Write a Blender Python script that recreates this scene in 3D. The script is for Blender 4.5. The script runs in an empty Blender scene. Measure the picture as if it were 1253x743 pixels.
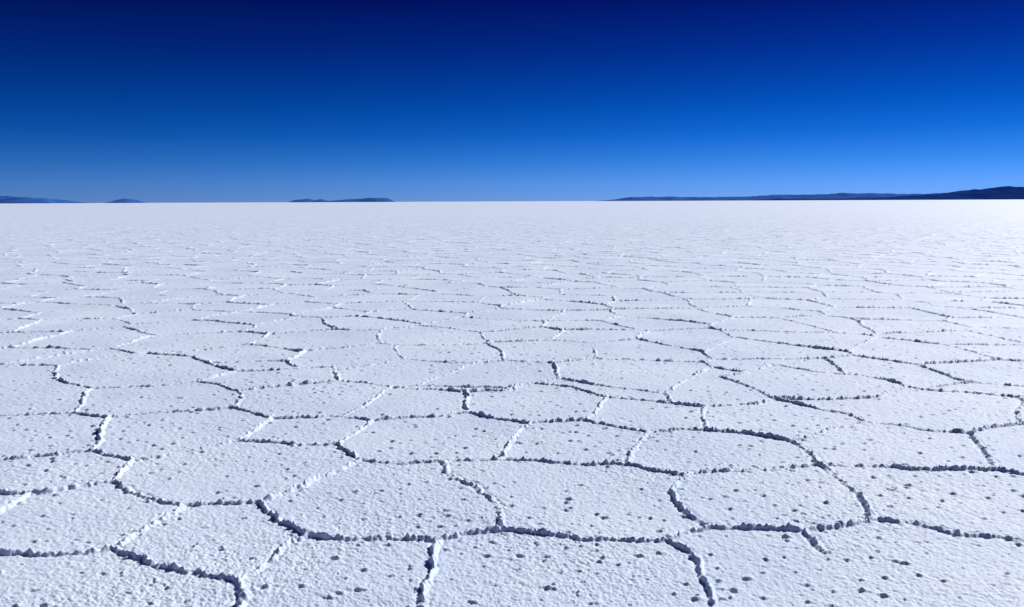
import bpy, math
import numpy as np
from mathutils import Matrix, Vector
scene=bpy.context.scene
scene.view_settings.view_transform='Standard'
scene.view_settings.look='None'
scene.view_settings.exposure=0

# ------------------------------------------------------------------ camera
H=1.6; W0=1253.0; H0=743.0; LENS=30.0
F=W0*LENS/36.0
PITCH=math.atan((H0/2-246.5)/F); ROLL=math.radians(0.23)
cd=bpy.data.cameras.new('camera'); cam=bpy.data.objects.new('camera',cd)
scene.collection.objects.link(cam)
cd.lens=LENS; cd.sensor_width=36; cd.clip_start=0.05; cd.clip_end=120000
R=Matrix.Rotation(math.pi/2-PITCH,4,'X')@Matrix.Rotation(-ROLL,4,'Z')
cam.matrix_world=Matrix.Translation((0,0,H))@R
scene.camera=cam
R3=np.array(R.to_3x3())
# photogrammetric survey: photo measurement -> metres on the ground plane
def ground(px,py):
    d=R3@np.array([(px-W0/2)/F,-(py-H0/2)/F,-1.0])
    t=-H/d[2]
    return (d[0]*t,d[1]*t)

# ------------------------------------------------------------------ noise
def hsh(i,j,s):
    h=(i.astype(np.int64)*374761393+j.astype(np.int64)*668265263+s*974634777)&0xFFFFFFFF
    h=((h^(h>>13))*1274126177)&0xFFFFFFFF
    h=((h^(h>>16))*2246822519)&0xFFFFFFFF
    h=h^(h>>15)
    return (h&0xFFFFFF).astype(np.float32)/np.float32(0xFFFFFF)
def vn(x,y,s):
    xi=np.floor(x);yi=np.floor(y);fx=(x-xi).astype(np.float32);fy=(y-yi).astype(np.float32)
    xi=xi.astype(np.int64);yi=yi.astype(np.int64)
    fx=fx*fx*(3-2*fx);fy=fy*fy*(3-2*fy)
    a=hsh(xi,yi,s);b=hsh(xi+1,yi,s);c=hsh(xi,yi+1,s);d=hsh(xi+1,yi+1,s)
    return (a+(b-a)*fx+(c-a)*fy+(a-b-c+d)*fx*fy)*2-1
def rn(x,y,k,s):   # rotated value noise at frequency k
    ca,sa=math.cos(s*1.3),math.sin(s*1.3)
    return vn((x*ca-y*sa)*k+s*7.3,(x*sa+y*ca)*k-s*3.1,s)

# ------------------------------------------------------------------ salt ridge network (surveyed)
P=[
 [(-60,684),(0,680),(60,678),(110,674),(150,667)],
 [(150,667),(185,685),(225,695),(262,702),(292,708),(300,725),(297,743),(292,800)],
 [(150,667),(175,648),(205,630),(225,617)],
 [(225,617),(270,614),(318,612),(345,635),(385,656)],
 [(385,656),(350,672),(320,690),(292,708)],
 [(385,656),(430,658),(490,660),(545,662)],
 [(545,662),(535,690),(525,725),(505,800)],
 [(545,662),(580,655),(617,651)],
 [(617,651),(605,615),(575,595),(550,578),(545,564)],
 [(545,564),(500,565),(450,561),(415,543)],
 [(545,564),(605,561),(650,562),(700,566),(768,568),(800,576),(832,580)],
 [(617,651),(660,653),(720,657),(780,660),(818,662)],
 [(818,662),(845,680),(860,710),(905,800)],
 [(818,662),(862,645)],
 [(862,645),(835,622),(823,600),(832,580)],
 [(862,645),(920,645),(980,650),(1030,645),(1073,638)],
 [(980,650),(998,662),(1012,674)],
 [(1073,638),(1120,645),(1180,655),(1253,660),(1320,668)],
 [(1073,638),(1055,610),(1030,590),(1003,568)],
 [(1003,568),(950,572),(890,575),(832,580)],
 [(1003,568),(1060,570),(1120,572),(1180,572),(1212,573),(1253,580),(1320,588)],
 [(1003,568),(990,555),(968,540)],
 [(1212,573),(1195,550),(1187,530)],
 [(968,540),(920,530),(868,527)],
 [(968,540),(1010,525),(1055,515)],
 [(1055,515),(1110,522),(1150,530),(1187,530),(1215,523),(1253,520),(1320,517)],
 [(868,527),(830,527),(792,530)],
 [(792,530),(775,555),(768,568)],
 [(792,530),(740,520),(712,515),(645,516)],
 [(645,516),(625,535),(605,561)],
 [(645,516),(600,510),(570,503)],
 [(570,503),(573,487),(573,478)],
 [(570,503),(530,508),(490,510),(460,513)],
 [(460,513),(435,530),(415,543)],
 [(415,543),(370,545),(330,542),(290,541)],
 [(290,541),(230,552),(160,563)],
 [(160,563),(147,578),(140,588)],
 [(140,588),(160,595),(185,608),(225,617)],
 [(318,612),(370,595),(420,575),(450,561)],
 [(140,588),(90,598),(40,605),(0,605),(-60,607)],
 [(30,606),(0,632),(-40,650),(-60,684)],
 [(160,563),(110,552),(50,558),(0,565),(-60,568)],
 [(110,552),(122,530),(135,511)],
 [(135,511),(95,505),(45,505),(0,508),(-60,510)],
 [(135,511),(160,509),(230,503),(290,498)],
 [(290,498),(310,505),(335,513)],
 [(335,513),(310,530),(290,541)],
 [(335,513),(400,510),(420,511),(460,513)],
 [(290,498),(303,488),(300,478)],
 [(300,478),(270,472),(240,468)],
 [(240,468),(180,472),(112,475)],
 [(112,475),(102,492),(95,505)],
 [(112,475),(90,468),(72,463),(68,447)],
 [(290,455),(265,462),(240,468)],
 [(300,478),(350,472),(415,467)],
 [(480,473),(455,492),(420,511)],
 [(745,486),(730,500),(712,515)],
 [(865,497),(868,527)],
 [(945,487),(1000,500),(1035,505),(1055,515)],
 [(1110,475),(1070,485),(1010,489),(945,487)],
 [(1240,487),(1253,518)],
]
TOP=[(-60,447),(0,446),(68,447),(130,437),(180,432),(240,437),(265,448),(290,455),(350,452),(410,448),(415,467),(445,468),(480,473),(530,475),(573,478),(620,478),(650,468),(700,473),(745,486),(790,490),(865,497),(920,492),(945,487),(920,475),(885,462),(910,457),(945,447),(1000,455),(1060,460),(1110,475),(1170,480),(1240,487),(1320,494)]
RING=TOP+[(1335,530),(1322,560),(1330,590),(1318,668),(1340,740),(1310,800),(905,800),(505,815),(292,800),(-40,810),(-70,740),(-60,684),(-75,640),(-60,607),(-72,540),(-60,510),(-74,480)]
P.append(RING+[RING[0]])
SEG=[]
for pl in P:
    w=[ground(*p) for p in pl]
    for a,b in zip(w[:-1],w[1:]): SEG.append((a,b))
ringw=np.array([ground(*p) for p in RING])

def inside(x,y,poly):
    r=np.zeros(x.shape,bool); n=len(poly)
    for i in range(n):
        x1,y1=poly[i];x2,y2=poly[(i+1)%n]
        if y1==y2: continue
        c=((y1>y)!=(y2>y))&(x<(x2-x1)*(y-y1)/(y2-y1)+x1)
        r^=c
    return r
def segdist(x,y):
    d=np.full(x.shape,9.0,np.float32)
    for (a,b) in SEG:
        m=.45
        k=np.nonzero((x>min(a[0],b[0])-m)&(x<max(a[0],b[0])+m)&(y>min(a[1],b[1])-m)&(y<max(a[1],b[1])+m))[0]
        if not len(k): continue
        dx,dy=b[0]-a[0],b[1]-a[1]
        t=np.clip(((x[k]-a[0])*dx+(y[k]-a[1])*dy)/(dx*dx+dy*dy),0,1)
        dd=np.hypot(x[k]-a[0]-t*dx,y[k]-a[1]-t*dy)
        d[k]=np.minimum(d[k],dd)
    return d
SX,SY=1.24,1.05
JX,JY=.82,.74
def vordist(x,y):
    u=x/SX;v=y/SY
    iu=np.floor(u).astype(np.int64);iv=np.floor(v).astype(np.int64)
    best=np.full(u.shape,99.,np.float32);bx=np.zeros_like(best);by=np.zeros_like(best)
    pts=[]
    for di in (-1,0,1):
        for dj in (-1,0,1):
            ii=iu+di;jj=iv+dj
            off=(jj&1)*0.5
            X=((ii+off+0.5+(hsh(ii,jj,11)-.5)*JX)*SX-x).astype(np.float32)
            Y=((jj+0.5+(hsh(ii,jj,12)-.5)*JY)*SY-y).astype(np.float32)
            d=X*X+Y*Y; m=d<best
            best=np.where(m,d,best);bx=np.where(m,X,bx);by=np.where(m,Y,by)
            pts.append((X,Y))
    for (di,dj) in ((2,0),(-2,0)):
        ii=iu+di;jj=iv;off=(jj&1)*0.5
        pts.append((((ii+off+0.5+(hsh(ii,jj,11)-.5)*JX)*SX-x).astype(np.float32),((jj+0.5+(hsh(ii,jj,12)-.5)*JY)*SY-y).astype(np.float32)))
    e=np.full(u.shape,9.,np.float32)
    for X,Y in pts:
        ddx=X-bx;ddy=Y-by;L=np.sqrt(ddx*ddx+ddy*ddy)
        q=((bx+X)*.5*ddx+(by+Y)*.5*ddy)/np.maximum(L,1e-6)
        e=np.where(L>1e-4,np.minimum(e,q),e)
    return np.abs(e)

SUN_AZ=math.radians(46); SUN_EL=math.radians(34)   # azimuth clockwise from +Y (view direction)

def height(x,y,dr):
    wx=x+.045*rn(x,y,2.3,1)+.015*rn(x,y,7,2)+.010*rn(x,y,22,3)+.007*rn(x,y,47,33)
    wy=y+.045*rn(x,y,2.3,4)+.015*rn(x,y,7,5)+.010*rn(x,y,22,6)+.007*rn(x,y,47,34)
    ins=inside(wx,wy,ringw)
    d=vordist(wx,wy)
    k=np.nonzero(ins)[0]
    if len(k): d[k]=segdist(wx[k],wy[k])
    k=np.nonzero((~ins)&(np.abs(x)<12)&(y<16)&(y>0))[0]
    if len(k): d[k]=np.minimum(d[k],segdist(wx[k],wy[k]))
    lump=rn(x,y,5,7)*.5+rn(x,y,17,8)*.5
    w=.0105*(1+.6*lump); w=np.maximum(w,.52*dr)
    amp=.0138*(.85+.7*rn(x,y,3,9)+.5*rn(x,y,21,10)); amp=np.maximum(amp,.002)
    amp=amp*(1+np.clip(dr/.03,0,1)*.7)
    rid=np.exp(-(d/w)**2)
    wide=np.exp(-(d/.045)**2)
    tr=np.exp(-((d-.023)/.009)**2)*np.clip(1.5-dr/.02,0,1)
    z=amp*rid+.003*np.exp(-d/.05)-.0045*tr*(1+.7*lump)
    fade=np.clip(1.6-dr/.035,0,1)
    z+=.007*rn(x,y,.8,13)+.004*rn(x,y,2.7,14)
    g=.0009*rn(x,y,14,15)+.0014*rn(x,y,35,16)+.0020*rn(x,y,72,17)*np.clip(1.6-dr/.02,0,1)+.0026*rn(x,y,135,18)*np.clip(1.5-dr/.012,0,1)
    z+=g*fade*(1+.4*rn(x,y,1.7,61))
    z+=(rid*.7+wide*.35)*.008*(rn(x,y,45,19)+rn(x,y,90,20)*.9)*fade
    # salt nodules with a small hollow beside them
    for c,s,pr in ((.15,30,.75),(.10,40,.42),(.07,47,.24)):
        ca,sa=math.cos(s),math.sin(s)
        u=(x*ca-y*sa)/c;v=(x*sa+y*ca)/c
        iu=np.floor(u).astype(np.int64);iv=np.floor(v).astype(np.int64)
        den=.5+.5*rn(x,y,1.1,s+5)+.35*rn(x,y,.4,s+6)
        on=(hsh(iu,iv,s)<pr*(.2+1.1*den))
        px=iu+.22+.56*hsh(iu,iv,s+1);py=iv+.22+.56*hsh(iu,iv,s+2)
        sz=(.0050+.0085*hsh(iu,iv,s+3)**1.6)
        if c<.08: sz=sz*.75
        du=(u-px)*c;dv=(v-py)*c
        X=du*ca+dv*sa;Y=-du*sa+dv*ca
        X=X+.007*rn(x,y,60,21);Y=Y+.005*rn(x,y,60,22)
        r2=(X*X/(2.4*sz*sz)+Y*Y/(sz*sz))
        X2=X+math.sin(SUN_AZ)*sz*1.3;Y2=Y+math.cos(SUN_AZ)*sz*1.3
        r3=(X2*X2/(2.2*sz*sz)+Y2*Y2/(sz*sz))
        z+=on*(sz*.9*np.exp(-r2)-sz*.8*np.exp(-r3))*(1-rid)*np.clip(1.7-dr/.03,0,1)
    return z

# ------------------------------------------------------------------ ground sheet (polar, about the standing point)
rows=[.35]
while rows[-1]<160:
    r=rows[-1]
    rows.append(r+(max(.06*(1-min(r/2.3,1))+.005,.0017*r) if r<2.4 else .0017*r))
while rows[-1]<60000: rows.append(rows[-1]*1.07)
rows=np.array(rows)
hf=math.radians(36)
fine=np.arange(-hf,hf,.00115)
coarse=[];a=hf;st=.0018
while a<2*math.pi-hf-.003:
    coarse.append(a)
    st=min(st*1.08,.03)
    rem=2*math.pi-hf-a
    a+=min(st,max(.0018,rem*.08))
th=np.concatenate([fine,np.array(coarse)])
nr,nc=len(rows),len(th)
drow=np.gradient(rows)
Z=np.zeros((nr,nc),np.float32)
XX=(rows[:,None]*np.sin(th)[None,:]);YY=(rows[:,None]*np.cos(th)[None,:])
CH=200
for i in range(0,nr,CH):
    j=min(i+CH,nr)
    x=XX[i:j].ravel();y=YY[i:j].ravel()
    if rows[i]>260: break
    dr=np.minimum(np.repeat(drow[i:j],nc),.5)
    z=height(x,y,dr.astype(np.float32))
    rr=np.repeat(rows[i:j],nc)
    z*=np.clip((150-rr)/100,0,1)
    Z[i:j]=z.reshape(j-i,nc)
co=np.empty((nr*nc+1,3),np.float32)
co[:-1,0]=XX.ravel();co[:-1,1]=YY.ravel();co[:-1,2]=Z.ravel()
co[-1]=(0,0,0)
i,j=np.meshgrid(np.arange(nr-1),np.arange(nc),indexing='ij')
j2=(j+1)%nc
q=np.stack([i*nc+j,i*nc+j2,(i+1)*nc+j2,(i+1)*nc+j],-1).reshape(-1,4)[:,::-1]
jj=np.arange(nc)
tri=np.stack([np.full(nc,nr*nc),(jj+1)%nc,jj],-1)
me=bpy.data.meshes.new('salt_flat')
nv=len(co);nq=len(q)
me.vertices.add(nv);me.vertices.foreach_set('co',co.ravel())
me.loops.add(nq*4+nc*3);me.loops.foreach_set('vertex_index',np.concatenate([q.ravel(),tri.ravel()]).astype(np.int32))
me.polygons.add(nq+nc)
me.polygons.foreach_set('loop_start',np.concatenate([np.arange(nq)*4,nq*4+np.arange(nc)*3]).astype(np.int32))
me.update(calc_edges=True)
me.polygons.foreach_set('use_smooth',np.ones(nq+nc,bool))
gobj=bpy.data.objects.new('salt_flat_ground',me);scene.collection.objects.link(gobj)

def nodes(m):
    m.use_nodes=True;nt=m.node_tree;return nt,nt.nodes,nt.links
m=bpy.data.materials.new('salt_crust');nt,N,L=nodes(m);b=N['Principled BSDF']
tc=N.new('ShaderNodeNewGeometry')
n1=N.new('ShaderNodeTexNoise');n1.inputs['Scale'].default_value=.7;n1.inputs['Detail'].default_value=10;n1.inputs['Roughness'].default_value=.62;L.new(tc.outputs['Position'],n1.inputs['Vector'])
cr=N.new('ShaderNodeValToRGB');cr.color_ramp.elements[0].position=.3;cr.color_ramp.elements[0].color=(.61,.705,.92,1);cr.color_ramp.elements[1].position=.7;cr.color_ramp.elements[1].color=(.755,.84,.995,1)
L.new(n1.outputs['Fac'],cr.inputs['Fac']);L.new(cr.outputs['Color'],b.inputs['Base Color'])
b.inputs['Roughness'].default_value=.7
b.inputs['Specular IOR Level'].default_value=.25
n2=N.new('ShaderNodeTexNoise');n2.inputs['Scale'].default_value=200;n2.inputs['Detail'].default_value=3;L.new(tc.outputs['Position'],n2.inputs['Vector'])
bp=N.new('ShaderNodeBump');bp.inputs['Strength'].default_value=.7;bp.inputs['Distance'].default_value=.004
L.new(n2.outputs['Fac'],bp.inputs['Height']);L.new(bp.outputs['Normal'],b.inputs['Normal'])
me.materials.append(m)

# ------------------------------------------------------------------ hills
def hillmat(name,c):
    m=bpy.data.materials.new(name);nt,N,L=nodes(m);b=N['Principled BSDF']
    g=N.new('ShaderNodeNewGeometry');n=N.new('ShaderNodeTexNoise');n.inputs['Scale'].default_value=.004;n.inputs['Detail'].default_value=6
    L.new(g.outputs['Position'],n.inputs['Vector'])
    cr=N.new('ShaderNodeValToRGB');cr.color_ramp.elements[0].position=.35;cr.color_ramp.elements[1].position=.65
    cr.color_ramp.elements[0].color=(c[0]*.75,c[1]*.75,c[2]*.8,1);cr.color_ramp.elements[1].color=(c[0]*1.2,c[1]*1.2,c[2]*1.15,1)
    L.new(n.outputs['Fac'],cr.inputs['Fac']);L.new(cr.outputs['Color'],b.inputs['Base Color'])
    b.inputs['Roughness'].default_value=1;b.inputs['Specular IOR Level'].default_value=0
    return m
mf=hillmat('rock_painted_haze',(.035,.12,.42));mn=hillmat('dark_rock_painted_haze',(.010,.04,.21))  # distance haze is painted into the blue base colour of both hill materials
def hills(prof,D,depth,mat,seed):
    # prof: (x, height) in metres at distance D
    px=np.array([p[0] for p in prof],float);pz=np.array([p[1] for p in prof],float)
    n=max(60,int((px[-1]-px[0])/18));k=22
    xs=np.linspace(px[0],px[-1],n);zs=np.interp(xs,px,pz)
    t=np.linspace(0,1,k)
    X=np.repeat(xs,k);Tt=np.tile(t,n);Y=D+(Tt-.5)*depth
    base=np.repeat(zs,k);prof_=np.sin(np.pi*Tt)**.9
    nz=rn(X,Y,1/420,seed)*.5+rn(X,Y,1/170,seed+1)*.3+rn(X,Y,1/70,seed+2)*.2
    Zv=base*prof_*(1+.42*nz)-3*(1-prof_)
    v=np.stack([X,Y,Zv],-1)
    f=[(a*k+c,(a+1)*k+c,(a+1)*k+c+1,a*k+c+1) for a in range(n-1) for c in range(k-1)]
    me=bpy.data.meshes.new('hills');me.from_pydata(v.tolist(),[],f);me.materials.append(mat)
    for p in me.polygons:p.use_smooth=True
    o=bpy.data.objects.new('hills',me);scene.collection.objects.link(o)
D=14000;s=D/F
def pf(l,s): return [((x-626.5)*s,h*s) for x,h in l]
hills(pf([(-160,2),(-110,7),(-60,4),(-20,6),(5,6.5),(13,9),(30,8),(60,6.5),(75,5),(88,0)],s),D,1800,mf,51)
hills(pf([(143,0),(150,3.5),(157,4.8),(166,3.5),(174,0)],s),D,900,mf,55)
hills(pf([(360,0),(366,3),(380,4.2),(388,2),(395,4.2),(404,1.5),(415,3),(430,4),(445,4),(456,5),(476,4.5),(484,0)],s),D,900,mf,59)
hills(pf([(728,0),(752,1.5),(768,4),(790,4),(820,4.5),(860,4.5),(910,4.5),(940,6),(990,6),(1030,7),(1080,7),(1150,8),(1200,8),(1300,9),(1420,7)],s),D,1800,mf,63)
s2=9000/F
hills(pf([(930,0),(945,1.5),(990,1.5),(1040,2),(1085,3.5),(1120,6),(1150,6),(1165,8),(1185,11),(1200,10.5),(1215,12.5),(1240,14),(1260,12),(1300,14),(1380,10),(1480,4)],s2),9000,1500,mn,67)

# ------------------------------------------------------------------ light
w=bpy.data.worlds.new('World');scene.world=w;w.use_nodes=True
N=w.node_tree.nodes;L=w.node_tree.links
sky=N.new('ShaderNodeTexSky');sky.sky_type='NISHITA';sky.sun_disc=False
sky.sun_elevation=SUN_EL;sky.sun_rotation=SUN_AZ
sky.altitude=3600;sky.air_density=1;sky.dust_density=.1;sky.ozone_density=3
bg=N['Background'];bg.inputs['Strength'].default_value=.1
# deep, clean high-altitude blue: Nishita with a contrast curve and an absorption by elevation
def vm(op,a,bv):
    n=N.new('ShaderNodeVectorMath');n.operation=op
    L.new(a,n.inputs[0])
    if isinstance(bv,tuple): n.inputs[1].default_value=bv
    else: L.new(bv,n.inputs[1])
    return n.outputs[0]
v=vm('MULTIPLY',sky.outputs['Color'],(.1,.1,.1))
gm=N.new('ShaderNodeGamma');gm.inputs['Gamma'].default_value=1.4;L.new(v,gm.inputs['Color'])
v=vm('MINIMUM',gm.outputs['Color'],(1.5,1.5,1.5))
tcw=N.new('ShaderNodeTexCoord');sp=N.new('ShaderNodeSeparateXYZ');L.new(tcw.outputs['Generated'],sp.inputs[0])
rp=N.new('ShaderNodeValToRGB');L.new(sp.outputs['Z'],rp.inputs['Fac'])
E=rp.color_ramp.elements
E[0].position=0;E[0].color=(.19,.35,.95,1)
E[1].position=1;E[1].color=(.02,.08,.35,1)
for p_,c_ in ((.022,(.155,.34,.88,1)),(.044,(.085,.30,.76,1)),(.075,(.02,.235,.66,1)),(.11,(.004,.175,.55,1)),(.165,(.003,.088,.40,1)),(.22,(.003,.032,.26,1)),(.35,(.01,.04,.28,1))):
    e=E.new(p_);e.color=c_
v=vm('MULTIPLY',v,rp.outputs['Color'])
v=vm('MULTIPLY',v,(10,10,10))
L.new(v,bg.inputs['Color'])
sd=bpy.data.lights.new('sun','SUN');sd.energy=5.0;sd.angle=math.radians(.5);sd.color=(1,.985,.96)
so=bpy.data.objects.new('sun',sd);scene.collection.objects.link(so)
dirv=Vector((math.sin(SUN_AZ)*math.cos(SUN_EL),math.cos(SUN_AZ)*math.cos(SUN_EL),math.sin(SUN_EL)))
so.rotation_euler=dirv.to_track_quat('Z','Y').to_euler()
so.location=dirv*50
